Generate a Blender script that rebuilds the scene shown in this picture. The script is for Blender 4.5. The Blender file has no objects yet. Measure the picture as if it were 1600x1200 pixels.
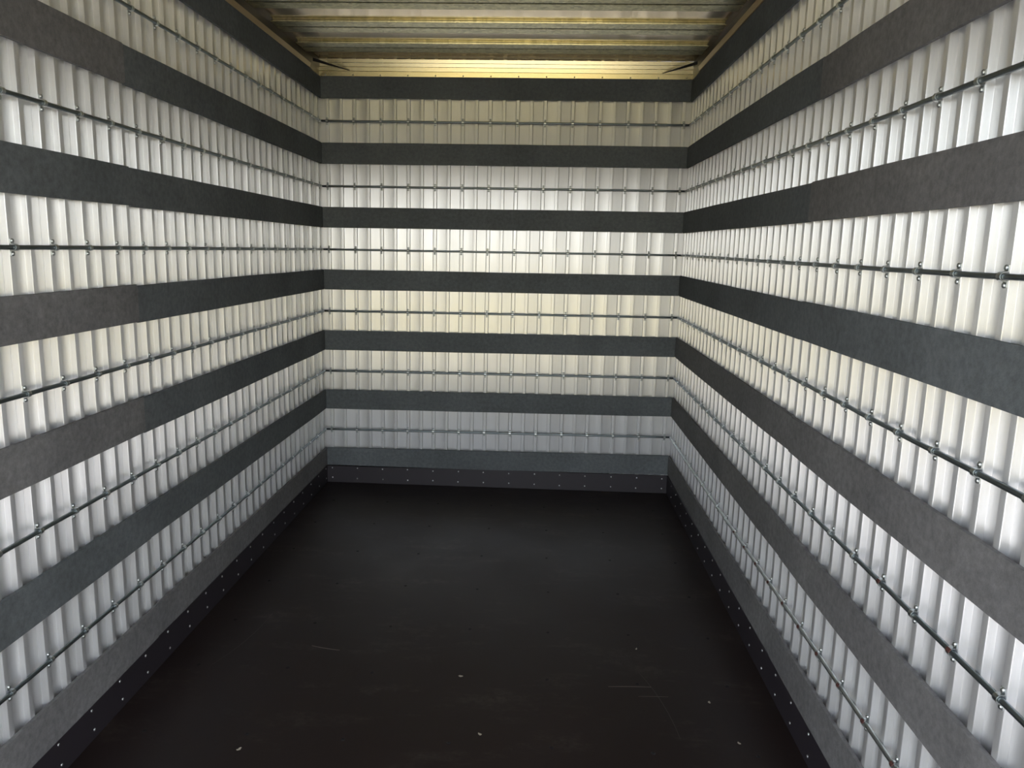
import bpy, bmesh, math, random
from mathutils import Vector, Matrix
random.seed(7)
SC = bpy.context.scene
COL = SC.collection

# ------------------------------------------------------------------ camera
CAM_POS = (0.22375, -4.54635, 1.4660)
PITCH, YAW, ROLL, FPX = -0.1765007, -0.0306456, 0.0250911, 1194.886
cd = bpy.data.cameras.new('camera')
cd.sensor_width = 36.0
cd.lens = 36.0 * FPX / 1600.0
cd.clip_start = 0.02
cam = bpy.data.objects.new('camera', cd)
COL.objects.link(cam)
fw = Vector((math.sin(YAW) * math.cos(PITCH), math.cos(YAW) * math.cos(PITCH), math.sin(PITCH)))
r0 = Vector((math.cos(YAW), -math.sin(YAW), 0.0))
u0 = r0.cross(fw)
rt = r0 * math.cos(ROLL) + u0 * math.sin(ROLL)
up = u0 * math.cos(ROLL) - r0 * math.sin(ROLL)
mw = Matrix((rt, up, -fw)).transposed().to_4x4()
mw.translation = Vector(CAM_POS)
cam.matrix_world = mw
SC.camera = cam

# ------------------------------------------------------------------ world, sun, exposure
world = bpy.data.worlds.new('sky')
SC.world = world
world.use_nodes = True
wn = world.node_tree
for n in list(wn.nodes):
    wn.nodes.remove(n)
sky = wn.nodes.new('ShaderNodeTexSky')
sky.sky_type = 'NISHITA'
sky.sun_disc = False
sky.sun_elevation = math.radians(52)
sky.sun_rotation = math.radians(30)
sky.air_density = 1.0
sky.dust_density = 4.0
sky.ozone_density = 1.0
bg = wn.nodes.new('ShaderNodeBackground')
bg.inputs['Strength'].default_value = 0.66
wo = wn.nodes.new('ShaderNodeOutputWorld')
haze = wn.nodes.new('ShaderNodeMix')          # thin high cloud over the blue
haze.data_type = 'RGBA'
haze.inputs['Factor'].default_value = 0.6
haze.inputs['B'].default_value = (3.3, 3.2, 3.05, 1)
wn.links.new(sky.outputs[0], haze.inputs['A'])
wn.links.new(haze.outputs['Result'], bg.inputs[0])
wn.links.new(bg.outputs[0], wo.inputs[0])

sd = bpy.data.lights.new('sun', 'SUN')
sd.energy = 2.6
sd.angle = math.radians(0.53)
sd.color = (1.0, 0.95, 0.86)
sun = bpy.data.objects.new('sun', sd)
COL.objects.link(sun)
# the sun stands ahead of the vehicle, so none of it falls in through the open rear
sun_dir = Vector((math.sin(math.radians(30)) * math.cos(math.radians(52)), math.cos(math.radians(30)) * math.cos(math.radians(52)), math.sin(math.radians(52))))
sun.rotation_euler = sun_dir.to_track_quat('Z', 'Y').to_euler()
sun.location = (3, 6, 10)

vs = SC.view_settings
vs.view_transform = 'Standard'
vs.look = 'None'
vs.gamma = 1.0
vs.use_curve_mapping = False
vs.exposure = 1.22
SC.cycles.use_denoising = True
SC.cycles.max_bounces = 16
SC.cycles.diffuse_bounces = 6
SC.cycles.glossy_bounces = 10
SC.cycles.sample_clamp_indirect = 8.0

# ------------------------------------------------------------------ dimensions (metres)
HW = 1.05            # half width between the padding faces
PAD_T = 0.010        # padding thickness
RIB = HW + PAD_T     # plane of the rib fronts
RIB_D = 0.018        # rib depth
PAN = RIB + RIB_D    # plane of the sheet between ribs
P = 0.15677          # panel pitch (two ribs)
YB = 0.0             # face of the back padding
YR = -4.40           # rear opening
H_ROOF = 2.515
PADZ = [0.171 + 0.363 * (7 - k) for k in range(1, 8)]   # first is the uppermost
PADH = 0.118
RAILZ = [2.164 - 0.3636 * i for i in range(6)]


def zoff(x, y):
    # the body is very slightly out of square
    return 0.0083 * (x / HW) * max(0.0, (y + 2.7) / 2.7)


# ------------------------------------------------------------------ materials
def mat(name):
    m = bpy.data.materials.new(name)
    m.use_nodes = True
    nt = m.node_tree
    return m, nt, nt.nodes['Principled BSDF']


def node(nt, t, **kw):
    n = nt.nodes.new(t)
    for k, v in kw.items():
        setattr(n, k, v)
    return n


def ramp(nt, src, stops):
    r = node(nt, 'ShaderNodeValToRGB')
    el = r.color_ramp.elements
    while len(el) < len(stops):
        el.new(0.5)
    for e, (p, c) in zip(el, stops):
        e.position = p
        e.color = (c, c, c, 1) if isinstance(c, (int, float)) else (*c, 1)
    nt.links.new(src, r.inputs[0])
    return r


def coords(nt, scale, kind='Object'):
    tc = node(nt, 'ShaderNodeTexCoord')
    mp = node(nt, 'ShaderNodeMapping')
    mp.inputs['Scale'].default_value = scale
    nt.links.new(tc.outputs[kind], mp.inputs[0])
    return mp.outputs[0]


def noise(nt, vec, scale, detail=4.0, rough=0.55):
    n = node(nt, 'ShaderNodeTexNoise')
    n.inputs['Scale'].default_value = scale
    n.inputs['Detail'].default_value = detail
    n.inputs['Roughness'].default_value = rough
    nt.links.new(vec, n.inputs['Vector'])
    return n.outputs[0]


def bump(nt, src, b, strength, dist):
    n = node(nt, 'ShaderNodeBump')
    n.inputs['Strength'].default_value = strength
    n.inputs['Distance'].default_value = dist
    nt.links.new(src, n.inputs['Height'])
    nt.links.new(n.outputs[0], b.inputs['Normal'])


def world_pos(nt, scale):
    g = node(nt, 'ShaderNodeNewGeometry')
    mp = node(nt, 'ShaderNodeMapping')
    mp.inputs['Scale'].default_value = scale
    nt.links.new(g.outputs['Position'], mp.inputs[0])
    return mp.outputs[0]


def m_aluminium():
    m, nt, b = mat('brushed_aluminium')
    v = world_pos(nt, (1, 1, 0.02))
    n1 = noise(nt, v, 240, 2)
    c = ramp(nt, n1, [(0.3, (0.885, 0.888, 0.89)), (0.7, (0.925, 0.925, 0.925))])
    nt.links.new(c.outputs[0], b.inputs['Base Color'])
    b.inputs['Metallic'].default_value = 0.68      # dull oxide film over the metal
    n2 = noise(nt, world_pos(nt, (1, 1, 0.3)), 9, 4)
    r = ramp(nt, n2, [(0.3, 0.31), (0.7, 0.35)])
    nt.links.new(r.outputs[0], b.inputs['Roughness'])
    b.inputs['Anisotropic'].default_value = 0.88
    g_ = node(nt, 'ShaderNodeNewGeometry')        # extruded upright: the sheen spreads sideways
    t = node(nt, 'ShaderNodeVectorMath', operation='CROSS_PRODUCT')
    nt.links.new(g_.outputs['Normal'], t.inputs[0])
    t.inputs[1].default_value = (0, 0, 1)
    nt.links.new(t.outputs[0], b.inputs['Tangent'])
    return m


def m_plain(name, col, rough, metal=0.0, spec=0.5):
    m, nt, b = mat(name)
    b.inputs['Base Color'].default_value = (*col, 1)
    b.inputs['Roughness'].default_value = rough
    b.inputs['Metallic'].default_value = metal
    b.inputs['Specular IOR Level'].default_value = spec
    return m


def m_felt(name, lo, hi):
    m, nt, b = mat(name)
    v = world_pos(nt, (1, 1, 1))
    n1 = noise(nt, v, 55, 6, 0.7)
    n2 = noise(nt, v, 3.2, 3)
    c1 = ramp(nt, n1, [(0.30, lo), (0.72, hi)])
    c2 = ramp(nt, n2, [(0.3, 0.82), (0.7, 1.12)])
    mx = node(nt, 'ShaderNodeMix', data_type='RGBA', blend_type='MULTIPLY')
    mx.inputs['Factor'].default_value = 1.0
    nt.links.new(c1.outputs[0], mx.inputs['A'])
    nt.links.new(c2.outputs[0], mx.inputs['B'])
    nt.links.new(mx.outputs['Result'], b.inputs['Base Color'])
    b.inputs['Roughness'].default_value = 0.85
    b.inputs['Specular IOR Level'].default_value = 0.3
    n3 = noise(nt, v, 260, 3, 0.7)
    bump(nt, n3, b, 0.35, 0.002)
    return m


def m_galv():
    m, nt, b = mat('galvanised_steel')
    v = world_pos(nt, (1, 1, 1))
    vo = node(nt, 'ShaderNodeTexVoronoi')
    vo.inputs['Scale'].default_value = 60
    nt.links.new(v, vo.inputs['Vector'])
    sep = node(nt, 'ShaderNodeSeparateColor')
    nt.links.new(vo.outputs['Color'], sep.inputs[0])
    c = ramp(nt, sep.outputs[0], [(0.0, (0.52, 0.51, 0.34)), (1.0, (0.80, 0.78, 0.55))])
    nt.links.new(c.outputs[0], b.inputs['Base Color'])
    r = ramp(nt, sep.outputs[1], [(0.0, 0.30), (1.0, 0.36)])
    nt.links.new(r.outputs[0], b.inputs['Roughness'])
    b.inputs['Metallic'].default_value = 1.0
    return m


def m_roof():
    m, nt, b = mat('beige_roof_sheet')
    b.inputs['Base Color'].default_value = (0.84, 0.73, 0.55, 1)
    b.inputs['Metallic'].default_value = 0.85
    b.inputs['Roughness'].default_value = 0.16
    n = noise(nt, world_pos(nt, (0.6, 1.5, 1)), 2.0, 1)
    bump(nt, n, b, 0.1, 0.02)
    return m


def m_floor():
    m, nt, b = mat('brown_black_floor_film')
    v = world_pos(nt, (1, 1, 1))
    n1 = noise(nt, v, 1.6, 5, 0.6)
    base = ramp(nt, n1, [(0.3, (0.014, 0.0088, 0.008)), (0.75, (0.021, 0.014, 0.0125))])
    # dusty scuffs
    n2 = noise(nt, world_pos(nt, (1.0, 2.6, 1)), 2.3, 8, 0.72)
    k = ramp(nt, n2, [(0.53, 0.0), (0.74, 0.75)])
    n3 = noise(nt, v, 30, 4, 0.7)
    k3 = ramp(nt, n3, [(0.36, 0.0), (0.66, 1.0)])
    mu = node(nt, 'ShaderNodeMath', operation='MULTIPLY')
    nt.links.new(k.outputs[0], mu.inputs[0])
    nt.links.new(k3.outputs[0], mu.inputs[1])
    mx = node(nt, 'ShaderNodeMix', data_type='RGBA')
    nt.links.new(mu.outputs[0], mx.inputs['Factor'])
    nt.links.new(base.outputs[0], mx.inputs['A'])
    mx.inputs['B'].default_value = (0.085, 0.07, 0.058, 1)
    nt.links.new(mx.outputs['Result'], b.inputs['Base Color'])
    rr = ramp(nt, n1, [(0.3, 0.40), (0.7, 0.52)])
    nt.links.new(rr.outputs[0], b.inputs['Roughness'])
    b.inputs['Specular IOR Level'].default_value = 0.28
    return m


def m_ground():
    m, nt, b = mat('dry_grass_and_gravel')
    v = world_pos(nt, (1, 1, 1))
    n1 = noise(nt, v, 0.6, 8, 0.65)
    c = ramp(nt, n1, [(0.35, (0.165, 0.148, 0.030)), (0.65, (0.29, 0.228, 0.065))])
    nt.links.new(c.outputs[0], b.inputs['Base Color'])
    b.inputs['Roughness'].default_value = 0.95
    return m


ALU = m_aluminium()
PADM = m_felt('blue_grey_padding', (0.100, 0.111, 0.115), (0.168, 0.183, 0.190))
PADL = m_felt('warm_grey_padding', (0.136, 0.134, 0.134), (0.232, 0.229, 0.229))
GALV = m_galv()
ROOFM = m_roof()
FLOORM = m_floor()
GROUNDM = m_ground()
KICKM = m_plain('kick_board_film', (0.027, 0.022, 0.027), 0.5)
RODM = m_plain('zinc_rod', (0.22, 0.255, 0.268), 0.42, 1.0)
RODL = m_plain('pale_zinc_rod', (0.48, 0.51, 0.50), 0.40, 1.0)
CLIPM = m_plain('zinc_clip', (0.58, 0.61, 0.61), 0.30, 1.0)
RUSTM = m_plain('red_brown_primer', (0.085, 0.032, 0.026), 0.7)
RIVM = m_plain('rivet_aluminium', (0.85, 0.85, 0.85), 0.35, 1.0)
SHELLM = m_plain('outer_shell', (0.55, 0.56, 0.57), 0.6)
TRIMM = m_plain('tan_trim', (0.36, 0.26, 0.14), 0.4)
HEADM = m_plain('yellowed_head_panel', (0.74, 0.64, 0.38), 0.27, 1.0)
SHADEM = m_plain('painted_recess_shade', (0.045, 0.037, 0.024), 0.5)  # shade of the recess under the roof, put into the colour
BLACKM = m_plain('matt_black', (0.008, 0.008, 0.008), 0.8)  # also colours in the shade of the bow slots
SCRM = m_plain('pale_scratch', (0.20, 0.17, 0.145), 0.7)
FLAKEM = m_plain('pale_flake', (0.42, 0.38, 0.30), 0.7)


# ------------------------------------------------------------------ mesh helpers
def link(o, parent=None):
    COL.objects.link(o)
    if parent is not None:
        o.parent = parent
    return o


def mesh_from(bm, name, m):
    me = bpy.data.meshes.new(name)
    bmesh.ops.recalc_face_normals(bm, faces=bm.faces)
    bm.to_mesh(me)
    bm.free()
    for mm in (m if isinstance(m, (list, tuple)) else [m]):
        me.materials.append(mm)
    return me


def add(name, me, parent=None, loc=(0, 0, 0), rz=0.0):
    o = bpy.data.objects.new(name, me)
    o.location = loc
    o.rotation_euler = (0, 0, rz)
    return link(o, parent)


def box(bm, x0, x1, y0, y1, z0, z1, mi=0):
    vs_ = [bm.verts.new(c) for c in ((x0, y0, z0), (x1, y0, z0), (x1, y1, z0), (x0, y1, z0), (x0, y0, z1), (x1, y0, z1), (x1, y1, z1), (x0, y1, z1))]
    for f in ((3, 2, 1, 0), (4, 5, 6, 7), (0, 1, 5, 4), (1, 2, 6, 5), (2, 3, 7, 6), (3, 0, 4, 7)):
        bm.faces.new([vs_[i] for i in f]).material_index = mi
    return vs_


def box_mesh(name, m, *a):
    bm = bmesh.new()
    box(bm, *a)
    return mesh_from(bm, name, m)


def struct(o):
    o['kind'] = 'structure'
    return o


def tag(o, label, cat, group=None):
    o['label'] = label
    o['category'] = cat
    if group:
        o['group'] = group
    return o


def empty(name, loc=(0, 0, 0), rz=0.0, parent=None):
    o = bpy.data.objects.new(name, None)
    o.location = loc
    o.rotation_euler = (0, 0, rz)
    o.empty_display_size = 0.1
    return link(o, parent)


# wall frames: local x runs to the right as seen from inside, local -y points into the room
FR = {'back': ((0, YB + PAD_T, 0), 0.0), 'left': ((-RIB, 0, 0), math.pi / 2), 'right': ((RIB, 0, 0), -math.pi / 2)}

# ------------------------------------------------------------------ ground outside
g = add('ground', box_mesh('ground', GROUNDM, -60, 60, -70, 50, -1.06, -1.0))
struct(g)
# paved yard right behind the vehicle, grass beyond it
struct(add('pavement', box_mesh('pavement', m_plain('grey_concrete', (0.41, 0.41, 0.415), 0.9), -14, 14, -12.0, 12, -1.0, -0.985)))

# ------------------------------------------------------------------ ribbed wall panels
RW = 0.0095     # half width of a rib front
FILL = 0.0016


def fillet(pts, r):
    out = [pts[0]]
    for a, b, c in zip(pts, pts[1:], pts[2:]):
        a, b, c = Vector(a), Vector(b), Vector(c)
        d1, d2 = (a - b), (c - b)
        rr = min(r, d1.length * 0.45, d2.length * 0.45)
        p1, p2 = b + d1.normalized() * rr, b + d2.normalized() * rr
        for t in (0.0, 0.33, 0.67, 1.0):
            out.append(tuple(p1 * (1 - t) ** 2 + b * 2 * t * (1 - t) + p2 * t * t))
    out.append(pts[-1])
    return out


def panel_mesh(name, u0_, u1_, z0, z1):
    """extruded plank of two ribs, rib A (clips) at u = 0, rib B at half pitch; v is depth behind the rib fronts"""
    h = P / 2
    base = [(-RW - 0.0005, RIB_D), (-RW, 0.0), (RW, 0.0), (RW + 0.0005, RIB_D), (h - RW + 0.003, RIB_D), (h - RW, 0.0),
            (h + RW, 0.0), (h + RW + 0.0005, RIB_D), (P - RW - 0.0025, RIB_D)]
    base = [(base[0][0] - 0.0008, RIB_D + 0.004), (base[0][0] - 0.0008, RIB_D)] + base + [(base[-1][0], RIB_D + 0.004)]
    pts = fillet(base, FILL)
    pts = [p for p in pts if u0_ <= p[0] <= u1_]
    if pts[-1][0] < u1_ < P * 0.9:
        pts.append((u1_, pts[-1][1]))
    bm = bmesh.new()
    lo = [bm.verts.new((u, v, z0)) for u, v in pts]
    hi = [bm.verts.new((u, v, z1)) for u, v in pts]
    for i in range(len(pts) - 1):
        f = bm.faces.new((lo[i], lo[i + 1], hi[i + 1], hi[i]))
        f.smooth = math.dist(pts[i], pts[i + 1]) < 0.002
    me = bpy.data.meshes.new(name)
    bm.to_mesh(me)
    bm.free()
    me.materials.append(ALU)
    try:
        me.set_sharp_from_angle(angle=math.radians(40))
    except Exception:
        pass
    return me


PANEL = panel_mesh('wall_panel', -1, 1, 0.0, H_ROOF)
PANEL_END = panel_mesh('wall_panel_end', -1, PAN - 1.0197 - 0.001, 0.0, H_ROOF)

# clip rib positions along each wall, local u
U_BACK = [-1.0187 + P * i for i in range(14)]
U_LEFT = [-0.0329 - P * i for i in range(28)]          # u = y
U_RIGHT = [0.1569 - P + P * i for i in range(28)]      # u = -y

WALLS = {}
TH = 0.05
bm = bmesh.new()
box(bm, -PAN - TH, PAN + TH, YB + PAD_T + RIB_D + 0.004, YB + PAD_T + RIB_D + TH, -0.08, H_ROOF)
WALLS['back'] = struct(add('wall_back', mesh_from(bm, 'wall_back', SHELLM)))
bm = bmesh.new()
box(bm, -PAN - TH, -PAN - 0.004, YR, YB + PAD_T + RIB_D + 0.004, -0.08, H_ROOF)
WALLS['left'] = struct(add('wall_left', mesh_from(bm, 'wall_left', SHELLM)))
bm = bmesh.new()
box(bm, PAN + 0.004, PAN + TH, YR, YB + PAD_T + RIB_D + 0.004, -0.08, H_ROOF)
WALLS['right'] = struct(add('wall_right', mesh_from(bm, 'wall_right', SHELLM)))


def place(wall, me, name, u, v=0.0, z=0.0, parent=None):
    (lx, ly, lz), rz = FR[wall]
    c, s = math.cos(rz), math.sin(rz)
    return add(name, me, parent, (lx + c * u - s * v, ly + s * u + c * v, lz + z), rz)


for i, u in enumerate(U_BACK):
    place('back', PANEL if i < 13 else PANEL_END, 'wall_panel', u, parent=WALLS['back'])
for u in U_LEFT:
    if u + P < 0.16:
        if u > -0.05:
            me = panel_mesh('wall_panel_corner', -1, 0.055, 0.0, H_ROOF)
            place('left', me, 'wall_panel', u, parent=WALLS['left'])
        else:
            place('left', PANEL, 'wall_panel', u, parent=WALLS['left'])
for u in U_RIGHT:
    if u < 4.3:
        place('right', PANEL, 'wall_panel', u, parent=WALLS['right'])

# flat corner pieces that close the two back corners
bm = bmesh.new()
box(bm, -PAN, -1.0187 - RW - 0.002, YB + PAD_T + RIB_D - 0.001, YB + PAD_T + RIB_D + 0.003, 0, H_ROOF)
add('corner_strip', mesh_from(bm, 'corner_strip', ALU), WALLS['back'])

# ------------------------------------------------------------------ floor
fl = struct(add('floor', box_mesh('floor', FLOORM, -PAN, PAN, YR - 0.08, YB + PAD_T + RIB_D, -0.06, 0.0)))
# sunken screw holes in a grid
bm = bmesh.new()
bmesh.ops.create_cone(bm, cap_ends=True, segments=12, radius1=0.0065, radius2=0.005, depth=0.0012)
HOLE = mesh_from(bm, 'floor_screw', BLACKM)
for r_, yy in enumerate((-0.335, -0.697, -1.066, -1.432, -1.79, -2.12, -2.49, -2.85, -3.21, -3.57)):
    for xx in (-0.92, -0.612, -0.315, -0.003, 0.302, 0.61, 0.92):
        add('floor_screw', HOLE, fl, (xx + random.uniform(-.006, .006), yy + random.uniform(-.006, .006), 0.0006))


def streak(name, pts, w, m, parent, z=0.0006):
    """thin tapered mark following points on the floor"""
    bm = bmesh.new()
    n = len(pts)
    L, R = [], []
    for i, (x, y) in enumerate(pts):
        a = Vector(pts[max(i - 1, 0)])
        b = Vector(pts[min(i + 1, n - 1)])
        d = (b - a).normalized()
        t = i / (n - 1)
        ww = w * (0.35 + 0.65 * math.sin(math.pi * min(1, max(0, 0.15 + 0.7 * t))))
        L.append(bm.verts.new((x - d.y * ww, y + d.x * ww, z)))
        R.append(bm.verts.new((x + d.y * ww, y - d.x * ww, z)))
    for i in range(n - 1):
        bm.faces.new((L[i], R[i], R[i + 1], L[i + 1]))
    o = add(name, mesh_from(bm, name, m), parent)
    return o


def arc(x0, y0, x1, y1, sag, n=8):
    out = []
    for i in range(n):
        t = i / (n - 1)
        s = sag * 4 * t * (1 - t)
        dx, dy = x1 - x0, y1 - y0
        l = math.hypot(dx, dy)
        out.append((x0 + dx * t - dy / l * s, y0 + dy * t + dx / l * s))
    return out


streak('scratch', arc(0.504, -2.149, 0.652, -2.141, 0.002), 0.0016, SCRM, fl)
streak('scratch', arc(-0.571, -1.961, -0.461, -1.985, -0.003), 0.0022, SCRM, fl)
streak('scratch', arc(0.60, -2.20, 0.70, -2.195, 0.001), 0.0009, SCRM, fl)
streak('scratch', arc(-0.80, -1.72, -0.88, -2.12, 0.02), 0.0010, m_plain('faint_scratch', (0.06, 0.05, 0.045), 0.6), fl)
streak('scratch', arc(0.62, -2.05, 0.70, -2.42, 0.015), 0.0010, bpy.data.materials['faint_scratch'], fl)

# ------------------------------------------------------------------ kick boards with rivets
bm = bmesh.new()
bmesh.ops.create_uvsphere(bm, u_segments=10, v_segments=6, radius=0.0045)
for v in bm.verts:
    v.co.y *= 0.5
RIVET = mesh_from(bm, 'rivet', RIVM)
for f in RIVET.polygons:
    f.use_smooth = True
KT = 0.1125


def kick(name, a):
    bm = bmesh.new()
    box(bm, *a)
    bmesh.ops.bevel(bm, geom=list(bm.edges), offset=0.0012, segments=1, affect='EDGES')
    return struct(add(name, mesh_from(bm, name, KICKM)))


kb = kick('baseboard_back', (-HW, HW, YB, YB + PAD_T - 0.0005, 0.0, KT))
kl = kick('baseboard_left', (-RIB + 0.0005, -HW, YR, YB + PAD_T, 0.0, KT))
kr = kick('baseboard_right', (HW, RIB - 0.0005, YR, YB + PAD_T, 0.0, KT))
for wall, us, par in (('back', U_BACK, kb), ('left', U_LEFT, kl), ('right', U_RIGHT[1:], kr)):
    for u in us:
        for k, zz in enumerate((0.094, 0.029)):
            uu = u + random.uniform(-.002, .002) + (0.0 if wall == 'back' else (0.004 if k else -0.004))
            (lx, ly, lz), rz = FR[wall]
            place(wall, RIVET, 'rivet', uu, -PAD_T - 0.0005, zz + random.uniform(-.002, .002), par)

# ------------------------------------------------------------------ ceiling
cl = struct(add('ceiling', box_mesh('ceiling', SHELLM, -PAN - TH, PAN + TH, YR - 0.08, YB + TH, H_ROOF + 0.004, H_ROOF + 0.04)))
# roof sheet with a slight sag between bows
bm = bmesh.new()
ny = 60
prev = None
for j in range(ny + 1):
    y = YB + PAD_T + (YR - YB - PAD_T) * j / ny
    row = [bm.verts.new((x, y, (2.505 if j < 5 else 2.475) + 0.0079 * x)) for x in (-PAN, -0.5, 0, 0.5, PAN)]
    if prev:
        for i in range(4):
            bm.faces.new((prev[i], prev[i + 1], row[i + 1], row[i]))
    prev = row
add('roof_sheet', mesh_from(bm, 'roof_sheet', ROOFM), cl)


def shear(bm):
    for v in bm.verts:
        v.co.z += 0.0079 * v.co.x


def bow_mesh(name):
    bm = bmesh.new()
    z0 = 2.462
    for s in (-1, 1):
        a, b = sorted((s * 0.0085, s * 0.088))
        box(bm, -1.032, 1.032, a, b, z0, z0 + 0.0025)                       # flat flange
        wi, wo_ = sorted((s * 0.0085, s * 0.011))
        box(bm, -1.028, 1.028, wi, wo_, z0 + 0.0025, 2.4735)        # inner web
        wi, wo_ = sorted((s * 0.066, s * 0.0685))
        box(bm, -1.028, 1.028, wi, wo_, z0 + 0.0025, 2.4735)        # outer web
    box(bm, -1.026, 1.026, -0.0083, 0.0083, z0 + 0.003, z0 + 0.005, 1)       # black fill, paints the shade inside the slot
    shear(bm)
    return mesh_from(bm, name, [GALV, BLACKM])


BOW = bow_mesh('roof_bow')
y = -0.412
while y > -4.25:
    add('roof_bow', BOW, cl, (0, y, 0))
    y -= 0.368

# head panel above the top padding of the back wall: four horizontal slats
zz = 2.408
for k, h in enumerate((0.029, 0.025, 0.022, 0.022)):
    bm = bmesh.new()
    vs_ = box(bm, -RIB, RIB, YB - 0.006 + 0.003 * k, YB + 0.008, zz, zz + h - 0.004)
    for i in (0, 1):
        vs_[i].co.y += 0.005
    shear(bm)
    add('head_slat', mesh_from(bm, 'head_slat', HEADM), WALLS['back'])
    zz += h
bm = bmesh.new()
bmesh.ops.create_uvsphere(bm, u_segments=8, v_segments=5, radius=0.004)
HS = mesh_from(bm, 'head_screw', CLIPM)
for u in U_BACK:
    add('head_screw', HS, WALLS['back'], (u, YB - 0.004, 2.4135 + 0.0079 * u))

# tan trim along both sides under the roof
for nm, s in (('trim_1', -1), ('trim_2', 1)):
    bm = bmesh.new()
    xa, xb = sorted((s * (HW - 0.002), s * (RIB - 0.0062)))
    vs_ = box(bm, xa, xb, YR, YB - 0.2, 2.410, 2.433)
    for i in ((5, 6) if s < 0 else (4, 7)):
        vs_[i].co.x -= s * 0.006
    shear(bm)
    tr = struct(add(nm, mesh_from(bm, nm, TRIMM)))
    xa, xb = sorted((s * (RIB - 0.006), s * RIB))
    add('trim_shade_strip', box_mesh('trim_shade_strip', SHADEM, xa, xb, YR, YB, 2.409 + s * 0.0084, 2.503 + s * 0.0084), tr)  # added dark strip, stands in for the shade in the recess above the trim
# black wedges in the two upper back corners
for s in (-1, 1):
    bm = bmesh.new()
    a = [(s * 1.045, -0.16, 2.452), (s * 1.045, -0.16, 2.470), (s * 0.885, -0.010, 2.436), (s * 0.885, -0.010, 2.4395)]
    b = [(x - s * 0.002, y_ + 0.004, z_) for x, y_, z_ in a]
    A = [bm.verts.new(c) for c in a]
    B = [bm.verts.new(c) for c in b]
    bm.faces.new((A[0], A[2], A[3], A[1]))
    bm.faces.new((B[0], B[1], B[3], B[2]))
    bm.faces.new((A[0], A[1], B[1], B[0]))
    bm.faces.new((A[2], B[2], B[3], A[3]))
    bm.faces.new((A[1], A[3], B[3], B[1]))
    bm.faces.new((A[0], B[0], B[2], A[2]))
    shear(bm)
    add('corner_wedge', mesh_from(bm, 'corner_wedge', BLACKM), cl)

# rear frame around the opening
bm = bmesh.new()
for s in (-1, 1):
    xa, xb = sorted((s * (HW + 0.005), s * (PAN + TH)))
    box(bm, xa, xb, YR - 0.08, YR, -0.08, H_ROOF)
box(bm, -HW - 0.005, HW + 0.005, YR - 0.08, YR, 2.10, H_ROOF)
struct(add('trim_3', mesh_from(bm, 'trim_3', SHELLM)))

# ------------------------------------------------------------------ padding strips
ORD = ['uppermost', 'second', 'third', 'fourth', 'fifth', 'sixth', 'lowest']
SEAM = {'left': -2.145, 'right': -2.110}


def pad_mesh(name, p0, p1, nrm, h, thick, m=None):
    """bar of padding from p0 to p1 (centre of its face), nrm points away from the room"""
    bm = bmesh.new()
    d = (p1 - p0)
    n = max(2, int(d.length / 0.25))
    dz = Vector((0, 0, 1))
    rings = []
    for i in range(n + 1):
        c = p0 + d * (i / n)
        w1 = random.uniform(-.0008, .0008)
        w2 = random.uniform(-.0008, .0008)
        q = [c - dz * (h / 2 + w1), c + dz * (h / 2 + w2), c + dz * (h / 2 + w2) + nrm * thick, c - dz * (h / 2 + w1) + nrm * thick]
        rings.append([bm.verts.new(v) for v in q])
    for a, b in zip(rings, rings[1:]):
        for k in range(4):
            bm.faces.new((a[k], a[(k + 1) % 4], b[(k + 1) % 4], b[k]))
    bm.faces.new(rings[0])
    bm.faces.new(list(reversed(rings[-1])))
    ed = [e for e in bm.edges if all(abs((v.co - p0).dot(nrm)) < 1e-5 for v in e.verts) and abs((e.verts[0].co - e.verts[1].co).normalized().z) < 0.5]
    bmesh.ops.bevel(bm, geom=ed, offset=0.003, segments=2, affect='EDGES')
    return mesh_from(bm, name, m or PADM)


LIGHTER = {('left', 'near', k) for k in (1, 3, 4, 6)} | {('right', 'near', k) for k in (1, 2, 4, 5, 6)} | {('left', 'far', 6), ('right', 'far', 6), ('right', 'far', 5), ('right', 'far', 4)}
for k in range(7):
    z = PADZ[k]
    p0 = Vector((-HW + 0.0003, YB, z + zoff(-HW, 0)))
    p1 = Vector((HW - 0.0003, YB, z + zoff(HW, 0)))
    o = add('padding_strip', pad_mesh('padding_strip', p0, p1, Vector((0, 1, 0)), PADH, PAD_T - 0.0003))
    word = {0: 'just under the roof head panel', 6: 'on top of the riveted kick board'}.get(k, 'counted from the top')
    tag(o, f'{ORD[k]} dark grey padding strip across the back wall, {word}', 'padding strip', 'padding strips on the back wall')
    for side, s in (('left', -1), ('right', 1)):
        ys = SEAM[side] + random.uniform(-.006, .006)
        for part, (ya, yb) in (('far', (YB + PAD_T - 0.0003, ys + 0.0006)), ('near', (ys - 0.0006, YR + 0.01))):
            dzn = 0.0 if part == 'far' else random.choice((-0.003, -0.002, 0.002, 0.003))
            th = PAD_T - 0.0003
            xo = 0.0 if part == 'far' else 0.0012
            p0 = Vector((s * (HW - xo), ya, z + zoff(s * HW, ya) + dzn))
            p1 = Vector((s * (HW - xo), yb, z + zoff(s * HW, yb) + dzn))
            o = add('padding_strip', pad_mesh('padding_strip', p0, p1, Vector((s, 0, 0)), PADH, th + xo, PADL if (side, part, k) in LIGHTER else PADM))
            where = 'running into the back corner' if part == 'far' else 'between its butt joint and the open rear'
            tag(o, f'{ORD[k]} grey padding strip on the {side} wall, {where}', 'padding strip', f'padding strips on the {side} wall')

# ------------------------------------------------------------------ tie rails: rod + saddle clips with screws
ROD_R = 0.0060
ROD_V = -0.0070     # rod centre in front of the rib plane


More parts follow.
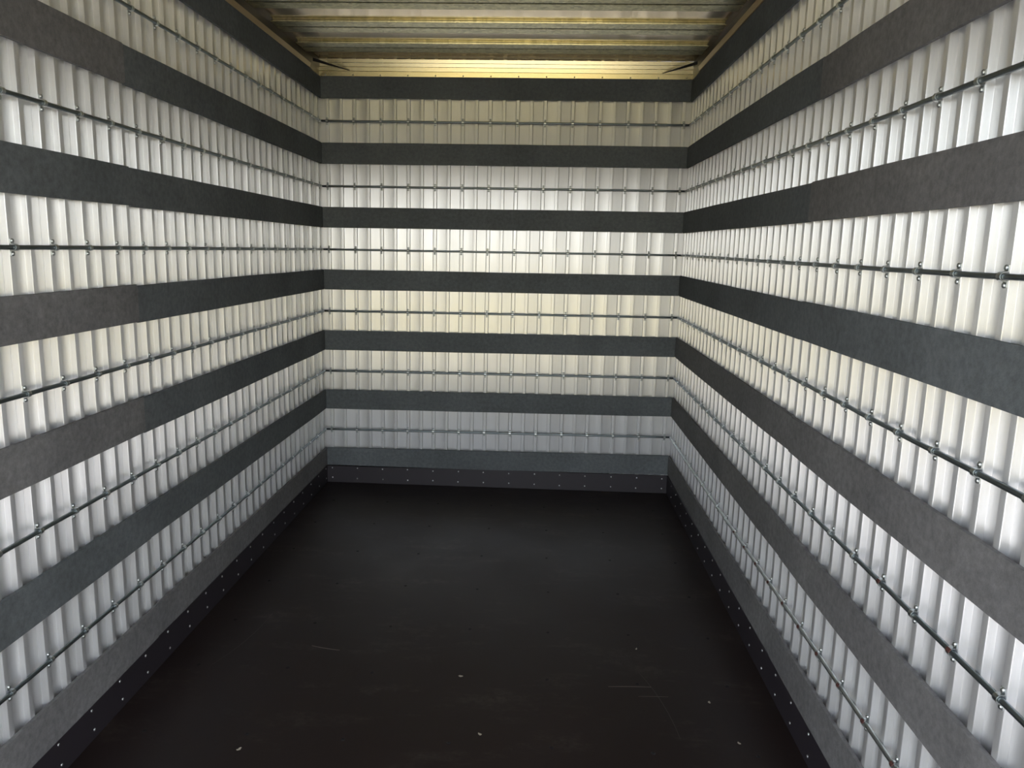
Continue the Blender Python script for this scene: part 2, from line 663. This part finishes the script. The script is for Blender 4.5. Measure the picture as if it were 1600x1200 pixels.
def clip_mesh(name, mats):
    """saddle: half ring over the rod with a flat tab above and below"""
    bm = bmesh.new()
    hw, t = 0.0060, 0.0021
    prof = [(-0.0002, 0.0205), (-0.0002, ROD_R + 0.0022)]
    for i in range(9):
        a = math.radians(80 - 160 * i / 8)
        prof.append((ROD_V - math.cos(a) * (ROD_R + 0.0008), math.sin(a) * (ROD_R + 0.0008)))
    prof += [(-0.0002, -ROD_R - 0.0022), (-0.0002, -0.0205)]
    out = []
    n = len(prof)
    for i in range(n):
        a = Vector(prof[max(i - 1, 0)])
        b = Vector(prof[min(i + 1, n - 1)])
        d = (b - a).normalized()
        out.append((prof[i][0] + d.y * t, prof[i][1] - d.x * t))
    R = []
    for (iv, iz), (ov, oz) in zip(prof, out):
        R.append([bm.verts.new((-hw, iv, iz)), bm.verts.new((hw, iv, iz)), bm.verts.new((hw, ov, oz)), bm.verts.new((-hw, ov, oz))])
    for a, b in zip(R, R[1:]):
        for k in range(4):
            bm.faces.new((a[k], a[(k + 1) % 4], b[(k + 1) % 4], b[k]))
    bm.faces.new(R[0])
    bm.faces.new(list(reversed(R[-1])))
    if len(mats) > 1:
        for f in bm.faces:
            c = f.calc_center_median()
            if 0.0005 < c.z < ROD_R * 1.2:
                f.material_index = 1
    return mesh_from(bm, name, mats)


CLIP = clip_mesh('saddle_clip', [CLIPM])
CLIP_R = clip_mesh('saddle_clip_marked', [CLIPM, RUSTM])
bm = bmesh.new()
bmesh.ops.create_uvsphere(bm, u_segments=8, v_segments=6, radius=0.0055)
for v in bm.verts:
    v.co.y *= 0.75
SCREW = mesh_from(bm, 'screw', CLIPM)
for f in SCREW.polygons:
    f.use_smooth = True

RORD = ['top', 'second', 'third', 'fourth', 'fifth', 'bottom']
for wall, us, (ua, ub) in (('back', U_BACK, (-1.050, 1.050)), ('left', U_LEFT, (YR + 0.03, -0.004)), ('right', U_RIGHT[1:], (0.004, -YR - 0.03))):
    (lx, ly, lz), rz = FR[wall]
    for k, z in enumerate(RAILZ):
        root = empty('tie_rail', (lx, ly, z), rz)

        def zo(u):
            if wall == 'back':
                return zoff(u, 0)
            return zoff(-HW, u) if wall == 'left' else zoff(HW, -u)
        bm = bmesh.new()
        n = max(8, int((ub - ua) / (P / 2)))
        prev = None
        for i in range(n + 1):
            u = ua + (ub - ua) * i / n
            jz = random.uniform(-.0006, .0006)
            ring = [bm.verts.new((u, ROD_V + ROD_R * math.cos(a), zo(u) + jz + ROD_R * math.sin(a))) for a in [2 * math.pi * q / 10 for q in range(10)]]
            if prev:
                for q in range(10):
                    f = bm.faces.new((prev[q], prev[(q + 1) % 10], ring[(q + 1) % 10], ring[q]))
                    f.smooth = True
            else:
                bm.faces.new(list(reversed(ring)))
            prev = ring
        bm.faces.new(prev)
        add('rod', mesh_from(bm, 'rod', RODL if wall == 'right' and k == 5 else RODM), root)
        for i, u in enumerate(us):
            if not (ua + 0.01 < u < ub - 0.01):
                continue
            me = CLIP
            if wall == 'right' and k == 5 and i > 8 or wall == 'right' and k == 4 and i in (17, 19):
                me = CLIP_R
            c = add('saddle_clip', me, root, (u + random.uniform(-.0015, .0015), 0, zo(u)))
            for s in (1, -1):
                add('screw', SCREW, c, (0, -0.0024, s * 0.0158))
        near = 'above' if k else 'just under'
        between = f'between the {ORD[k]} and {ORD[k + 1]} padding strips'
        tag(root, f'{RORD[k]} round steel tie rail on the {wall} wall, {between}', 'tie rail', f'tie rails on the {wall} wall')


# ------------------------------------------------------------------ bits lying on the floor
def flake(name, x, y, s, seed, label, curl=0.3):
    rnd = random.Random(seed)
    bm = bmesh.new()
    n = 9
    top, bot = [], []
    for i in range(n):
        a = 2 * math.pi * i / n
        r = s * rnd.uniform(0.5, 1.0)
        px, py = r * math.cos(a), r * 0.6 * math.sin(a)
        h = curl * abs(px) * rnd.uniform(0.6, 1.0)
        bot.append(bm.verts.new((px, py, h + 0.0003)))
        top.append(bm.verts.new((px, py, h + 0.0016)))
    bm.faces.new(top)
    bm.faces.new(list(reversed(bot)))
    for i in range(n):
        bm.faces.new((bot[i], bot[(i + 1) % n], top[(i + 1) % n], top[i]))
    bmesh.ops.triangulate(bm, faces=[f for f in bm.faces if len(f.verts) > 4])
    o = add(name, mesh_from(bm, name, FLAKEM), None, (x, y, 0.0), rnd.uniform(0, 3))
    tag(o, label, 'debris', 'bits of debris on the floor')
    return o


flake('debris_flake', -0.003, -2.124, 0.010, 1, 'pale crumbled flake near the middle of the dark floor')
flake('debris_flake', 0.631, -1.893, 0.006, 2, 'tiny curled pale shaving beyond the floor scratch', 0.6)
flake('debris_flake', 0.831, -2.218, 0.008, 3, 'pale speck of debris between the floor scratch and the right kick board')
flake('debris_flake', 0.876, -2.427, 0.008, 4, 'pale speck of debris lowest towards the right corner of the floor')
flake('debris_flake', -0.609, -2.558, 0.009, 5, 'pale speck of debris in the near left part of the floor')
flake('debris_flake', 0.088, -2.440, 0.009, 6, 'pale speck of debris at the near edge of the floor, midway across')
